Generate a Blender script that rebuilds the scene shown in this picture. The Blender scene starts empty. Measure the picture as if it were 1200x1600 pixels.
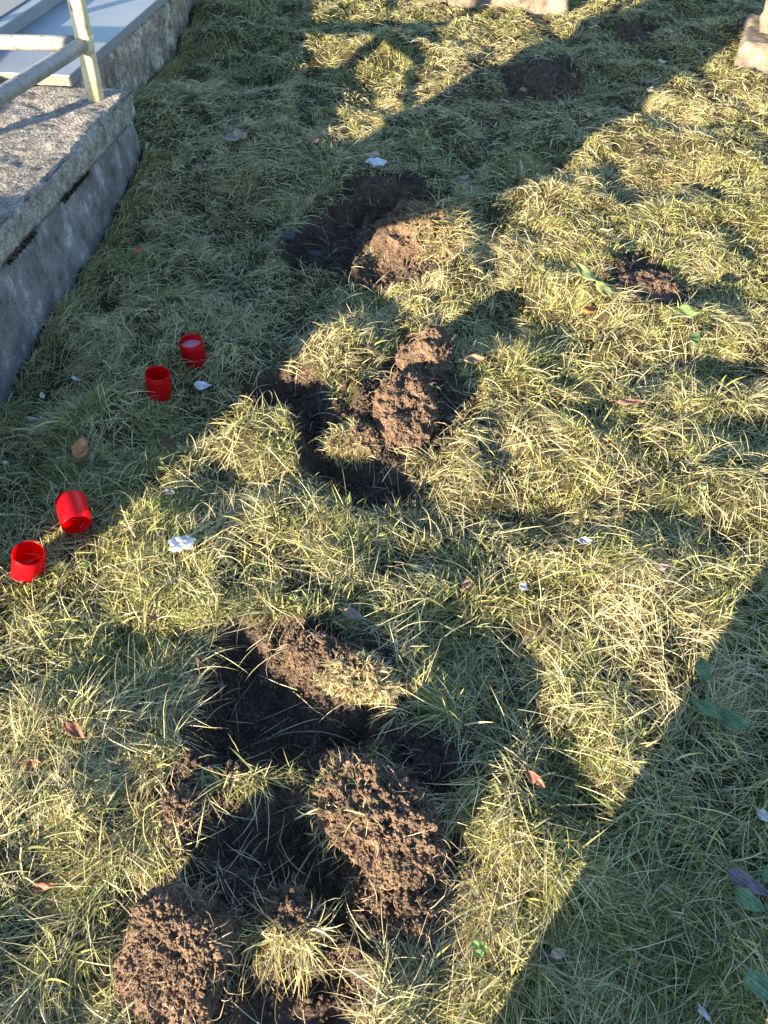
import bpy, bmesh, math, random
import numpy as np
from mathutils import Vector, Matrix

# ------------------------------------------------------------------ camera
scene = bpy.context.scene
PITCH = math.radians(47); CAMZ = 1.45; FPX = 1209.0
cam_d = bpy.data.cameras.new('camera')
cam_d.sensor_fit = 'VERTICAL'; cam_d.sensor_height = 24; cam_d.sensor_width = 18
cam_d.lens = 24 * FPX / 1600
cam_d.clip_start = 0.02; cam_d.clip_end = 2000
cam = bpy.data.objects.new('camera', cam_d)
scene.collection.objects.link(cam)
cam.location = (0, 0, CAMZ); cam.rotation_euler = (math.radians(43), 0, 0)
scene.camera = cam
scene.render.resolution_x = 768; scene.render.resolution_y = 1024

# ------------------------------------------------------------------ light
SUN_EL = math.radians(10.6)
LIGHT_AZ = math.radians(51.5)          # direction the light travels over the ground, from +x
ldir = Vector((math.cos(LIGHT_AZ)*math.cos(SUN_EL), math.sin(LIGHT_AZ)*math.cos(SUN_EL), -math.sin(SUN_EL)))
sun_d = bpy.data.lights.new('sun', 'SUN'); sun_d.energy = 5.0; sun_d.angle = math.radians(0.5)
sun_d.color = (1.0, 0.83, 0.58)
sun = bpy.data.objects.new('sun', sun_d); scene.collection.objects.link(sun)
sun.rotation_euler = ldir.to_track_quat('-Z', 'Y').to_euler(); sun.location = (-3, -4, 3)
world = bpy.data.worlds.new('World'); scene.world = world; world.use_nodes = True
wn = world.node_tree.nodes; wl = world.node_tree.links; wn.clear()
sky = wn.new('ShaderNodeTexSky'); sky.sky_type = 'NISHITA'; sky.sun_disc = False
sky.sun_elevation = SUN_EL
sky.sun_rotation = math.atan2(-ldir.x, -ldir.y)
sky.air_density = 1.0; sky.dust_density = 0.1; sky.ozone_density = 2.4
bg = wn.new('ShaderNodeBackground'); bg.inputs[1].default_value = 0.10
wo = wn.new('ShaderNodeOutputWorld')
wl.new(sky.outputs[0], bg.inputs[0]); wl.new(bg.outputs[0], wo.inputs[0])
scene.view_settings.view_transform = 'Standard'; scene.view_settings.look = 'None'
scene.view_settings.exposure = 2.6; scene.view_settings.gamma = 1

rng = np.random.default_rng(7); random.seed(7)
PI = math.pi
SLOPE = 0.05

# ------------------------------------------------------------------ pixel -> ground helpers (photo pixels, 1200 x 1600)
def ray(px, py):
    a = (px-600)/FPX; v = (800-py)/FPX
    return np.array([a, math.cos(PITCH)+v*math.sin(PITCH), -math.sin(PITCH)+v*math.cos(PITCH)])
def P(px, py, z=None):
    r = ray(px, py)
    t = (-CAMZ-SLOPE*2.5)/(r[2]-SLOPE*r[1]) if z is None else (z-CAMZ)/r[2]
    return np.array([0, 0, CAMZ]) + t*r
def mpp(px, py):                       # metres per photo pixel at that ground point
    r = ray(px, py); t = (-CAMZ-SLOPE*2.5)/(r[2]-SLOPE*r[1]); return t/FPX

# ------------------------------------------------------------------ numpy noise
def _h(ix, iy, iz, seed):
    n = (ix.astype(np.int64)*73856093) ^ (iy.astype(np.int64)*19349663) ^ (iz.astype(np.int64)*83492791) ^ (seed*2654435761)
    n = (n ^ (n >> 13)) * 1274126177
    n = n & 0x7fffffff
    n = (n ^ (n >> 15)) * 2246822519
    return ((n & 0xffffff).astype(np.float64))/0xffffff
def vn2(x, y, seed=0):
    ix = np.floor(x); iy = np.floor(y); fx = x-ix; fy = y-iy
    fx = fx*fx*fx*(fx*(fx*6-15)+10); fy = fy*fy*fy*(fy*(fy*6-15)+10)
    z = np.zeros_like(ix)
    a = _h(ix, iy, z, seed); b = _h(ix+1, iy, z, seed); c = _h(ix, iy+1, z, seed); d = _h(ix+1, iy+1, z, seed)
    return (a*(1-fx)+b*fx)*(1-fy)+(c*(1-fx)+d*fx)*fy - .5
def fbm2(x, y, s, seed=0, o=3, g=.5):
    r = np.zeros_like(x, dtype=float); amp = 1.0; f = 1.0/s; ca, sa = math.cos(.6), math.sin(.6)
    for k in range(o):
        r += amp*vn2(x*f*ca-y*f*sa+k*17.3, x*f*sa+y*f*ca+k*9.1, seed+k*31); amp *= g; f *= 2.03
    return r*2
def vn3(p, seed=0):
    i = np.floor(p); f = p-i; f = f*f*(3-2*f)
    r = 0
    for dx in (0, 1):
        for dy in (0, 1):
            for dz in (0, 1):
                w = (f[:, 0] if dx else 1-f[:, 0])*(f[:, 1] if dy else 1-f[:, 1])*(f[:, 2] if dz else 1-f[:, 2])
                r = r + w*_h(i[:, 0]+dx, i[:, 1]+dy, i[:, 2]+dz, seed)
    return r-.5
def fbm3(p, s, seed=0, o=3, g=.5):
    r = np.zeros(len(p)); amp = 1.; f = 1./s
    for k in range(o):
        r += amp*vn3(p*f+k*11.7, seed+k*13); amp *= g; f *= 2.1
    return r*2
def worley3(p, s, seed=0):
    q = p/s; i = np.floor(q); best = np.full(len(p), 9.)
    for dx in (-1, 0, 1):
        for dy in (-1, 0, 1):
            for dz in (-1, 0, 1):
                cx, cy, cz = i[:, 0]+dx, i[:, 1]+dy, i[:, 2]+dz
                d = (cx+_h(cx, cy, cz, seed)-q[:, 0])**2+(cy+_h(cx, cy, cz, seed+5)-q[:, 1])**2+(cz+_h(cx, cy, cz, seed+9)-q[:, 2])**2
                best = np.minimum(best, d)
    return np.sqrt(best)
def sstep(a, b, x):
    t = np.clip((x-a)/(b-a), 0, 1); return t*t*(3-2*t)

def poly_sd(x, y, poly):               # signed distance, positive inside
    d = np.full(x.shape, 1e9); inside = np.zeros(x.shape, bool); n = len(poly)
    for k in range(n):
        x1, y1 = poly[k]; x2, y2 = poly[(k+1) % n]
        ex, ey = x2-x1, y2-y1
        t = np.clip(((x-x1)*ex+(y-y1)*ey)/(ex*ex+ey*ey+1e-12), 0, 1)
        d = np.minimum(d, (x-x1-t*ex)**2+(y-y1-t*ey)**2)
        c = ((y1 > y) != (y2 > y)) & (x < (x2-x1)*(y-y1)/((y2-y1) if y2 != y1 else 1e-12)+x1)
        inside ^= c
    d = np.sqrt(d)
    return np.where(inside, d, -d)

# ------------------------------------------------------------------ terrain definition
# bare-soil regions of the picture as outlines on the ground: (outline, depth of the scrape, wall width)
HOLES = [
 ([(318,985),(372,960),(410,975),(445,1012),(490,1050),(540,1095),(612,1118),(602,1150),(560,1190),(500,1200),(430,1215),(350,1212),(300,1190),(285,1130),(308,1060)], .090, .075),
 ([(590,1130),(700,1148),(742,1180),(730,1235),(690,1250),(600,1205)], .02, .04),
 ([(330,1250),(500,1235),(520,1300),(565,1380),(570,1460),(500,1500),(430,1420),(380,1380),(340,1350),(280,1330),(290,1290)], .05, .06),
 ([(380,1520),(540,1465),(590,1530),(575,1600),(560,1680),(330,1680),(345,1590)], .035, .04),
 ([(490,690),(560,700),(640,722),(668,750),(640,790),(590,805),(530,785),(478,745),(468,705)], .07, .05),
 ([(380,602),(430,572),(480,580),(520,620),(540,700),(480,705),(450,662),(400,640)], .065, .04),
 ([(448,355),(490,330),(550,318),(600,312),(575,330),(570,400),(545,428),(460,425),(430,395)], .08, .05),
 ([(940,425),(985,400),(1060,440),(1080,490),(1040,505),(985,472)], .02, .03),
 ([(250,1180),(305,1200),(320,1290),(300,1330),(255,1320),(275,1260)], .012, .03),
]
HOLES_W = [([tuple(P(a, b)[:2]) for a, b in pl], d, w) for pl, d, w in HOLES]
# outlines the turned-up clods stand in
# turfy or earthy humps: px, py, half width px, half depth in m, rotation, height, soil?
def hump(px, py, wpx, ry, rot, h): c = P(px, py); return (c[0], c[1], wpx*mpp(px, py), ry, rot, h)
CLP = [[tuple(P(a, b)[:2]) for a, b in pl] for pl in (
 [(200,1425),(270,1370),(385,1350),(440,1400),(500,1420),(560,1440),(540,1500),(400,1530),(370,1640),(290,1650),(195,1500)],
 [(485,1200),(560,1185),(660,1240),(720,1300),(715,1400),(680,1480),(560,1500),(530,1380),(480,1260)],
 [(405,985),(470,980),(570,1000),(630,1050),(640,1100),(540,1105),(440,1020)],
 [(580,600),(640,520),(700,520),(715,620),(700,690),(640,720),(560,715),(525,650)],
 [(540,300),(640,280),(690,320),(720,360),(700,430),(600,450),(555,430)],
 [(950,415),(1000,400),(1075,450),(1085,495),(1020,500),(960,460)],
 [(250,1240),(320,1230),(330,1310),(265,1325)],
 [(790,110),(860,95),(915,130),(880,160),(800,160),(775,135)],
 [(965,40),(1000,32),(1020,52),(975,62)])]
HOLES_W += [(pl, .006, .03) for pl in CLP]
HUMPS = [
 hump(530, 545, 75, .13, .4, .075), hump(395, 690, 75, .10, 0, .05), hump(420, 820, 120, .12, .2, .035),
 hump(560, 1015, 110, .07, -.55, .04), hump(700, 410, 60, .14, .3, .05), hump(820, 640, 90, .12, .2, .045),
 hump(960, 700, 110, .14, .0, .04), hump(1010, 900, 120, .10, .3, .05), hump(930, 1060, 110, .1, .6, .035),
 hump(830, 1290, 90, .10, .9, .04), hump(1050, 560, 90, .15, .3, .035), hump(900, 320, 90, .2, .3, .04),
 hump(1100, 330, 70, .2, .2, .035), hump(600, 90, 70, .18, .2, .05), hump(740, 130, 50, .2, .2, .05),
 hump(120, 1260, 130, .08, .7, .035), hump(200, 950, 120, .09, .5, .03), hump(90, 1480, 100, .07, .6, .03),
 hump(1130, 240, 70, .2, .3, .05), hump(250, 745, 90, .09, .3, .02), hump(640, 900, 110, .10, -.2, .03),
 hump(765, 1030, 95, .19, .9, -.085), hump(670, 800, 60, .06, .2, -.04), hump(800, 490, 75, .13, .5, -.04), hump(1080, 565, 130, .10, 0, -.065), hump(960, 625, 90, .07, 0, .035),
 hump(890, 1240, 75, .09, .8, -.06), hump(650, 880, 75, .06, .2, -.045), hump(1000, 300, 50, .12, .5, -.04), hump(1140, 850, 80, .08, .5, -.06), hump(190, 1480, 80, .07, .5, -.03),
 hump(30, 1060, 60, .06, .2, -.03), hump(860, 590, 60, .08, .2, -.03), hump(850, 800, 70, .06, .3, -.03), hump(1060, 680, 70, .07, .3, -.03), hump(700, 1290, 40, .05, .3, -.03), hump(220, 1010, 70, .05, .3, -.03),
 hump(1120, 780, 90, .10, .3, .04), hump(720, 690, 80, .07, .2, .02),
]
def wall_x(y): return -1.13 - .1216*(2.062-y)
def macro(x, y):
    z = SLOPE*(np.clip(y, -4, 9)-2.5)
    z = z + .035*fbm2(x, y, .95, 3, 2) * sstep(8, 3, np.abs(y))
    turf = .034*fbm2(x, y, .24, 11, 2) + .015*fbm2(x, y, .085, 12, 2)
    turf *= sstep(9, 5, np.abs(y-1))*sstep(7, 4, np.abs(x))
    for cx, cy, rx, ry, rot, h in HUMPS:
        c, s = math.cos(rot), math.sin(rot); dx, dy = x-cx, y-cy
        q = ((dx*c+dy*s)/rx)**2+((-dx*s+dy*c)/ry)**2
        turf = turf + h*np.exp(-q*1.1)
    # soil banked against the plinth
    b = np.interp(y, [.5, 1.75, 3.4, 3.9, 4.3, 4.9, 6], [-.03, -.04, .08, .02, -.02, .10, .12])
    z = z + b*np.exp(-np.maximum(0, x-wall_x(y))/.22)*(x > -3)
    return z, turf
def terrain(x, y):
    z, turf = macro(x, y)
    soil = np.zeros_like(z); dep = np.zeros_like(z)
    near = (np.abs(x) < 1.6) & (y > .0) & (y < 4)
    xs, ys = x[near], y[near]
    if xs.size:
        so = np.zeros_like(xs); de = np.zeros_like(xs)
        nz = fbm2(xs, ys, .07, 21, 3)
        for pl, d, w in HOLES_W:
            sd = poly_sd(xs, ys, pl) + nz*.016
            so = np.maximum(so, sstep(-.012, .008, sd))
            de = np.maximum(de, d*sstep(-.005, w, sd))
        soil[near] = so; dep[near] = de
    crumb = .016*fbm2(x, y, .055, 41, 4, .6)
    return z + turf*(1-.6*soil) - dep + soil*crumb, soil

def axis(a, b, step, lo, hi, g):
    v = list(np.arange(a, b, step)); s = step; q = v[-1]
    while q < hi: s *= g; q += s; v.append(q); g = g if s < .25 else 1.3
    g0 = 1.03; s = step; q = v[0]; pre = []
    while q > lo: s *= g0; q -= s; pre.append(q); g0 = g0 if s < .25 else 1.3
    return np.array(pre[::-1]+v)
XS = axis(-1.25, 1.25, .0055, -350, 350, 1.02)
YS = axis(.2, 2.6, .0055, -350, 500, 1.012)
GX, GY = np.meshgrid(XS, YS)
GZ, GS = terrain(GX.ravel(), GY.ravel())
GZ = GZ.reshape(GX.shape); GS = GS.reshape(GX.shape)
def gsample(A, x, y):
    i = np.clip(np.searchsorted(XS, x)-1, 0, len(XS)-2); j = np.clip(np.searchsorted(YS, y)-1, 0, len(YS)-2)
    fx = np.clip((x-XS[i])/(XS[i+1]-XS[i]), 0, 1); fy = np.clip((y-YS[j])/(YS[j+1]-YS[j]), 0, 1)
    return (A[j, i]*(1-fx)+A[j, i+1]*fx)*(1-fy)+(A[j+1, i]*(1-fx)+A[j+1, i+1]*fx)*fy
def H(x, y): return gsample(GZ, np.asarray(x, float), np.asarray(y, float))
def S(x, y): return gsample(GS, np.asarray(x, float), np.asarray(y, float))
def h1(x, y): return float(H(np.array([x]), np.array([y]))[0])
def G(px, py):                          # point of the real terrain seen at that pixel
    z = None; p = P(px, py)
    for k in range(6):
        p = P(px, py, h1(p[0], p[1]))
    return p

# ------------------------------------------------------------------ mesh helpers
def link(name, me, mat=None, parent=None):
    o = bpy.data.objects.new(name, me); scene.collection.objects.link(o)
    if mat is not None and me is not None: me.materials.append(mat)
    if parent is not None: o.parent = parent
    return o
def tag(o, label=None, cat=None, group=None, kind=None):
    if label: o['label'] = label
    if cat: o['category'] = cat
    if group: o['group'] = group
    if kind: o['kind'] = kind
    return o
def empty(name, loc, rz=0, **k):
    o = bpy.data.objects.new(name, None); scene.collection.objects.link(o)
    o.location = loc; o.rotation_euler = (0, 0, rz); o.empty_display_size = .05
    return tag(o, **k)
def raw_mesh(name, V, loops, starts, col=None, attr=None, smooth=False):
    me = bpy.data.meshes.new(name)
    me.vertices.add(len(V)); me.vertices.foreach_set('co', np.ascontiguousarray(V, dtype=np.float32).ravel())
    me.loops.add(len(loops)); me.loops.foreach_set('vertex_index', np.ascontiguousarray(loops, dtype=np.int32))
    me.polygons.add(len(starts)); me.polygons.foreach_set('loop_start', np.ascontiguousarray(starts, dtype=np.int32))
    me.update(calc_edges=True)
    me.polygons.foreach_set('use_smooth', np.full(len(starts), smooth, dtype=bool))
    if col is not None:
        a = me.color_attributes.new('Col', 'FLOAT_COLOR', 'POINT')
        c = np.ones((len(V), 4), dtype=np.float32); c[:, :3] = col; a.data.foreach_set('color', c.ravel())
    if attr is not None:
        a = me.attributes.new('soil', 'FLOAT', 'POINT'); a.data.foreach_set('value', attr.astype(np.float32))
    return me
def tri_mesh(name, V, T, **k):
    T = np.asarray(T); return raw_mesh(name, V, T.ravel(), np.arange(len(T))*T.shape[1], **k)
def ico(sub):
    bm = bmesh.new(); bmesh.ops.create_icosphere(bm, subdivisions=sub, radius=1)
    V = np.array([v.co[:] for v in bm.verts]); T = np.array([[v.index for v in f.verts] for f in bm.faces]); bm.free()
    return V, T
ICO1 = ico(1); ICO2 = ico(2); ICO7 = ico(7); ICO6 = ico(6); ICO5 = ico(5)
def rand_rot(n):
    q = rng.normal(size=(n, 4)); q /= np.linalg.norm(q, axis=1)[:, None]; w, x, y, z = q.T
    return np.stack([1-2*(y*y+z*z), 2*(x*y-z*w), 2*(x*z+y*w), 2*(x*y+z*w), 1-2*(x*x+z*z), 2*(y*z-x*w), 2*(x*z-y*w), 2*(y*z+x*w), 1-2*(x*x+y*y)], 1).reshape(n, 3, 3)
def pellets(pos, size, base=ICO1, jit=.28):
    n = len(pos); bv, bt = base; m = len(bv)
    sc = size[:, None]*rng.uniform(.55, 1.1, (n, 3))
    L = bv[None]*(1+rng.uniform(-jit, jit, (n, m, 1)))*sc[:, None, :]
    V = np.einsum('nij,nmj->nmi', rand_rot(n), L)+pos[:, None]
    T = bt[None]+(np.arange(n)*m)[:, None, None]
    return V.reshape(-1, 3), T.reshape(-1, 3)
def merge(parts):
    Vs, Ts, o = [], [], 0
    for V, T in parts: Vs.append(V); Ts.append(T+o); o += len(V)
    return np.concatenate(Vs), np.concatenate(Ts)

def blades(pos, az, length, width, e0, e1, daz, col, K=4, wig=0.0, follow=True, tipfrac=.0, colvar=.12, fold=True, clear=.003):
    """strips of K segments; e0/e1 elevation at root/tip, daz total turn"""
    n = len(pos); seg = length/K
    x, y, z = pos[:, 0].copy(), pos[:, 1].copy(), pos[:, 2].copy()
    roll = rng.uniform(-.9, .9, n); a = az.copy(); rows = []
    W = [1.0 if k < K*.55 else (K-k)/(K*.45)*.9+.1 for k in range(K+1)]
    W = [.8]+W[1:]
    V = np.empty((n, 2*K+1, 3), dtype=np.float32)
    for k in range(K+1):
        el = e0+(e1-e0)*(k/K)
        if k < K:
            wx = -np.sin(a); wy = np.cos(a)
            ww = width*W[k]*.5
            cx = wx*np.cos(roll); cy = wy*np.cos(roll); cz = np.sin(roll)
            V[:, 2*k, 0] = x-cx*ww; V[:, 2*k, 1] = y-cy*ww; V[:, 2*k, 2] = z-cz*ww
            V[:, 2*k+1, 0] = x+cx*ww; V[:, 2*k+1, 1] = y+cy*ww; V[:, 2*k+1, 2] = z+cz*ww
            a = a+daz/K+rng.normal(size=n)*wig
            el = el+rng.normal(size=n)*wig*.8
            x = x+np.cos(el)*np.cos(a)*seg; y = y+np.cos(el)*np.sin(a)*seg; z = z+np.sin(el)*seg
            if follow: z = np.maximum(z, H(x, y)+clear)
        else:
            V[:, 2*K, 0] = x; V[:, 2*K, 1] = y; V[:, 2*K, 2] = z
    m = 2*K+1
    quad = np.array([[2*k, 2*k+1, 2*k+3, 2*k+2] for k in range(K-1)]).reshape(-1)
    pat = np.concatenate([quad, [2*K-2, 2*K-1, 2*K]])
    st = np.concatenate([np.arange(K-1)*4, [4*(K-1)]])
    loops = (pat[None]+(np.arange(n)*m)[:, None]).ravel(); starts = (st[None]+(np.arange(n)*len(pat))[:, None]).ravel()
    g = np.linspace(0, 1, m)[None, :, None]
    C = col[:, None, :]*(1+colvar*(g-.5)) if colvar else np.repeat(col[:, None, :], m, 1)
    return V.reshape(-1, 3), loops, starts, C.reshape(-1, 3)
def blade_obj(name, sets, mat, parent=None):
    V, Lp, St, C = [], [], [], []; vo = lo = 0
    for v, l, s, c in sets:
        V.append(v); Lp.append(l+vo); St.append(s+lo); C.append(c); vo += len(v); lo += len(l)
    me = raw_mesh(name, np.concatenate(V), np.concatenate(Lp), np.concatenate(St), col=np.concatenate(C))
    return link(name, me, mat, parent)

# ------------------------------------------------------------------ materials
def new_mat(name):
    m = bpy.data.materials.new(name); m.use_nodes = True; nt = m.node_tree; nt.nodes.clear()
    out = nt.nodes.new('ShaderNodeOutputMaterial'); return m, nt, out
def noise_node(nt, scale, detail=4, rough=.6, coord=None, vec_scale=None):
    n = nt.nodes.new('ShaderNodeTexNoise'); n.inputs['Scale'].default_value = scale; n.inputs['Detail'].default_value = detail; n.inputs['Roughness'].default_value = rough
    if coord is not None:
        if vec_scale is not None:
            mp = nt.nodes.new('ShaderNodeMapping'); mp.inputs['Scale'].default_value = vec_scale
            nt.links.new(coord, mp.inputs['Vector']); coord = mp.outputs[0]
        nt.links.new(coord, n.inputs['Vector'])
    return n
def ramp(nt, src, stops):
    r = nt.nodes.new('ShaderNodeValToRGB'); e = r.color_ramp.elements
    while len(e) > 1: e.remove(e[-1])
    for i, (p, c) in enumerate(stops):
        q = e[0] if i == 0 else e.new(p)
        q.position = p; q.color = (*c, 1) if len(c) == 3 else c
    nt.links.new(src, r.inputs[0]); return r
def mixc(nt, fac, a, b, mode='MIX'):
    m = nt.nodes.new('ShaderNodeMix'); m.data_type = 'RGBA'; m.blend_type = mode
    for sock, v in ((m.inputs[0], fac), (m.inputs[6], a), (m.inputs[7], b)):
        if isinstance(v, (int, float)): sock.default_value = v
        elif isinstance(v, tuple): sock.default_value = (*v, 1)
        else: nt.links.new(v, sock)
    return m.outputs[2]
def bump(nt, height, strength, dist, normal=None):
    b = nt.nodes.new('ShaderNodeBump'); b.inputs['Strength'].default_value = strength; b.inputs['Distance'].default_value = dist
    nt.links.new(height, b.inputs['Height'])
    if normal is not None: nt.links.new(normal, b.inputs['Normal'])
    return b.outputs[0]
def principled(nt, out, col, rough=.8, spec=.3, metal=0, normal=None):
    p = nt.nodes.new('ShaderNodeBsdfPrincipled')
    if isinstance(col, tuple): p.inputs['Base Color'].default_value = (*col, 1)
    else: nt.links.new(col, p.inputs['Base Color'])
    if isinstance(rough, (int, float)): p.inputs['Roughness'].default_value = rough
    else: nt.links.new(rough, p.inputs['Roughness'])
    p.inputs['Specular IOR Level'].default_value = spec; p.inputs['Metallic'].default_value = metal
    if normal is not None: nt.links.new(normal, p.inputs['Normal'])
    nt.links.new(p.outputs[0], out.inputs[0]); return p
def gcoord(nt, kind='Object'):
    return nt.nodes.new('ShaderNodeTexCoord').outputs[kind]

def mat_grass(name, trans=.3, rough=.55, spec=.25):
    m, nt, out = new_mat(name)
    at = nt.nodes.new('ShaderNodeAttribute'); at.attribute_name = 'Col'
    p = principled(nt, out, at.outputs['Color'], rough, spec)
    t = nt.nodes.new('ShaderNodeBsdfTranslucent'); nt.links.new(at.outputs['Color'], t.inputs[0])
    mx = nt.nodes.new('ShaderNodeMixShader'); mx.inputs[0].default_value = trans
    nt.links.new(p.outputs[0], mx.inputs[1]); nt.links.new(t.outputs[0], mx.inputs[2]); nt.links.new(mx.outputs[0], out.inputs[0])
    return m
M = {}
M['grass'] = mat_grass('grass_blades')
M['root'] = mat_grass('root_fibre', .1, .7, .2)

def mat_soil(name, dry, wet, k=.5):
    m, nt, out = new_mat(name); co = gcoord(nt)
    n1 = noise_node(nt, 22, 5, .65, co); n2 = noise_node(nt, 240, 3, .7, co)
    r1 = ramp(nt, n1.outputs[0], [(.32, wet), (.68, dry)])
    r2 = ramp(nt, n2.outputs[0], [(.3, (.55, .55, .55)), (.6, (1, 1, 1)), (.78, (1.5, 1.35, 1.2))])
    c = mixc(nt, .8, r1.outputs[0], r2.outputs[0], 'MULTIPLY')
    nb = bump(nt, n2.outputs[0], .8, .003)
    principled(nt, out, c, .95, .12, 0, nb); return m
M['soil_dry'] = mat_soil('crumbly_soil_dry', (.185, .125, .088), (.060, .042, .032))
M['soil_mid'] = mat_soil('crumbly_soil_half_dry', (.120, .086, .066), (.055, .040, .032))
M['soil_wet'] = mat_soil('crumbly_soil_moist', (.105, .076, .058), (.040, .030, .024))

m, nt, out = new_mat('ground_soil_and_thatch'); co = gcoord(nt)
at = nt.nodes.new('ShaderNodeAttribute'); at.attribute_name = 'soil'
n1 = noise_node(nt, 9, 5, .6, co); n2 = noise_node(nt, 160, 4, .7, co)
th = ramp(nt, n1.outputs[0], [(.3, (.018, .017, .009)), (.5, (.040, .033, .018)), (.7, (.026, .032, .012))])
so = ramp(nt, n2.outputs[0], [(.3, (.040, .030, .024)), (.7, (.115, .083, .062))])
c = mixc(nt, at.outputs['Fac'], th.outputs[0], so.outputs[0])
principled(nt, out, c, .95, .1, 0, bump(nt, n2.outputs[0], .9, .004)); M['ground'] = m

def mat_concrete(name, light, dark, scale=1.0, aggregate=True, streak=True):
    m, nt, out = new_mat(name); co = gcoord(nt)
    big = noise_node(nt, 5*scale, 5, .65, co)
    st = noise_node(nt, 9*scale, 6, .75, co, (1.2, 1.2, .8))
    fine = noise_node(nt, 150, 4, .75, co)
    v = nt.nodes.new('ShaderNodeTexVoronoi'); v.inputs['Scale'].default_value = 95; nt.links.new(co, v.inputs['Vector'])
    base = ramp(nt, big.outputs[0], [(.3, dark), (.62, light)])
    c = base.outputs[0]
    if streak:
        s = ramp(nt, st.outputs[0], [(.34, (.40, .37, .36)), (.46, (.85, .83, .82)), (.56, (1.1, 1.1, 1.12)), (.68, (2.3, 2.3, 2.3))])
        c = mixc(nt, 1.0, c, s.outputs[0], 'MULTIPLY')
    if aggregate:
        s = ramp(nt, v.outputs['Color'], [(.1, (.55, .55, .55)), (.5, (1, 1, 1)), (.9, (1.45, 1.4, 1.3))])
        c = mixc(nt, .75, c, s.outputs[0], 'MULTIPLY')
    f = ramp(nt, fine.outputs[0], [(.33, (.5, .5, .5)), (.5, (1, 1, 1)), (.7, (1.25, 1.22, 1.18))])
    c = mixc(nt, .8, c, f.outputs[0], 'MULTIPLY')
    hb = mixc(nt, .5, fine.outputs[0], v.outputs['Distance'])
    principled(nt, out, c, .9, .2, 0, bump(nt, hb, 1.0, .006 if aggregate else .002)); return m
M['cap'] = mat_concrete('rough_aggregate_concrete', (.29, .265, .24), (.12, .112, .105), 3.5, True, False)
M['wall'] = mat_concrete('stained_concrete', (.185, .18, .185), (.085, .083, .09), 1, False, True)
M['wall_old'] = mat_concrete('mottled_old_concrete', (.38, .33, .27), (.10, .09, .08), 1.6, True, True)
M['stone'] = mat_concrete('pale_weathered_stone', (.20, .165, .13), (.09, .072, .058), 1.5, False, True)

def mat_granite(name, a, b, rough):
    m, nt, out = new_mat(name); co = gcoord(nt)
    n = noise_node(nt, 420, 2, .8, co); g = noise_node(nt, 4, 4, .6, co)
    r = ramp(nt, n.outputs[0], [(.35, b), (.6, a)])
    d = ramp(nt, g.outputs[0], [(.3, (.8, .8, .8)), (.7, (1.1, 1.1, 1.1))])
    principled(nt, out, mixc(nt, .8, r.outputs[0], d.outputs[0], 'MULTIPLY'), rough, .5, 0); return m
M['granite'] = mat_granite('grey_granite', (.21, .22, .25), (.135, .145, .165), .42)
M['granite_cut'] = mat_granite('sawn_granite_edge', (.15, .145, .13), (.07, .07, .065), .8)
M['granite_brown'] = mat_granite('polished_brown_granite', (.22, .18, .15), (.10, .08, .07), .4)

m, nt, out = new_mat('old_cream_paint_on_steel'); co = gcoord(nt)
n = noise_node(nt, 28, 6, .7, co); n2 = noise_node(nt, 90, 4, .7, co)
c = ramp(nt, n.outputs[0], [(.30, (.10, .055, .03)), (.37, (.34, .26, .16)), (.46, (.56, .49, .33)), (.7, (.58, .48, .29))])
c2 = ramp(nt, n2.outputs[0], [(.3, (.45, .38, .32)), (.45, (1, 1, 1))])
principled(nt, out, mixc(nt, .8, c.outputs[0], c2.outputs[0], 'MULTIPLY'), .5, .4, 0, bump(nt, n2.outputs[0], .4, .001)); M['paint'] = m
m, nt, out = new_mat('weathered_paint_grey_for_shade'); co = gcoord(nt)  # rusty rail paint; its blue-grey stands in for sky-lit shade on cream
n = noise_node(nt, 34, 6, .75, co); n2 = noise_node(nt, 110, 4, .7, co)
c = ramp(nt, n.outputs[0], [(.34, (.07, .045, .03)), (.43, (.20, .19, .17)), (.52, (.21, .215, .22)), (.7, (.28, .275, .26))])
c2 = ramp(nt, n2.outputs[0], [(.3, (.45, .40, .36)), (.45, (1, 1, 1))])
principled(nt, out, mixc(nt, .8, c.outputs[0], c2.outputs[0], 'MULTIPLY'), .55, .4, 0, bump(nt, n2.outputs[0], .4, .001)); M['paint_shade'] = m

def mat_red():
    m, nt, out = new_mat('translucent_red_plastic'); co = gcoord(nt)
    n = noise_node(nt, 40, 3, .5, co)
    p = principled(nt, out, (.46, .006, .014), .33, .5, 0, bump(nt, n.outputs[0], .15, .002))
    t = nt.nodes.new('ShaderNodeBsdfTranslucent'); t.inputs[0].default_value = (.80, .010, .018, 1)
    tr = nt.nodes.new('ShaderNodeBsdfTransparent'); tr.inputs[0].default_value = (.85, .03, .04, 1)
    m1 = nt.nodes.new('ShaderNodeMixShader'); m1.inputs[0].default_value = .45
    m2 = nt.nodes.new('ShaderNodeMixShader'); m2.inputs[0].default_value = .30
    nt.links.new(p.outputs[0], m1.inputs[1]); nt.links.new(t.outputs[0], m1.inputs[2])
    nt.links.new(m1.outputs[0], m2.inputs[1]); nt.links.new(tr.outputs[0], m2.inputs[2]); nt.links.new(m2.outputs[0], out.inputs[0])
    return m
M['red'] = mat_red()
m, nt, out = new_mat('pinkish_wax'); principled(nt, out, (.55, .25, .30), .4, .4); M['wax'] = m
m, nt, out = new_mat('crumpled_aluminium'); principled(nt, out, (.50, .51, .53), .4, .5, .85); M['foil'] = m
m, nt, out = new_mat('black_moss'); principled(nt, out, (.02, .019, .012), .95, .1); M['moss'] = m

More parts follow.
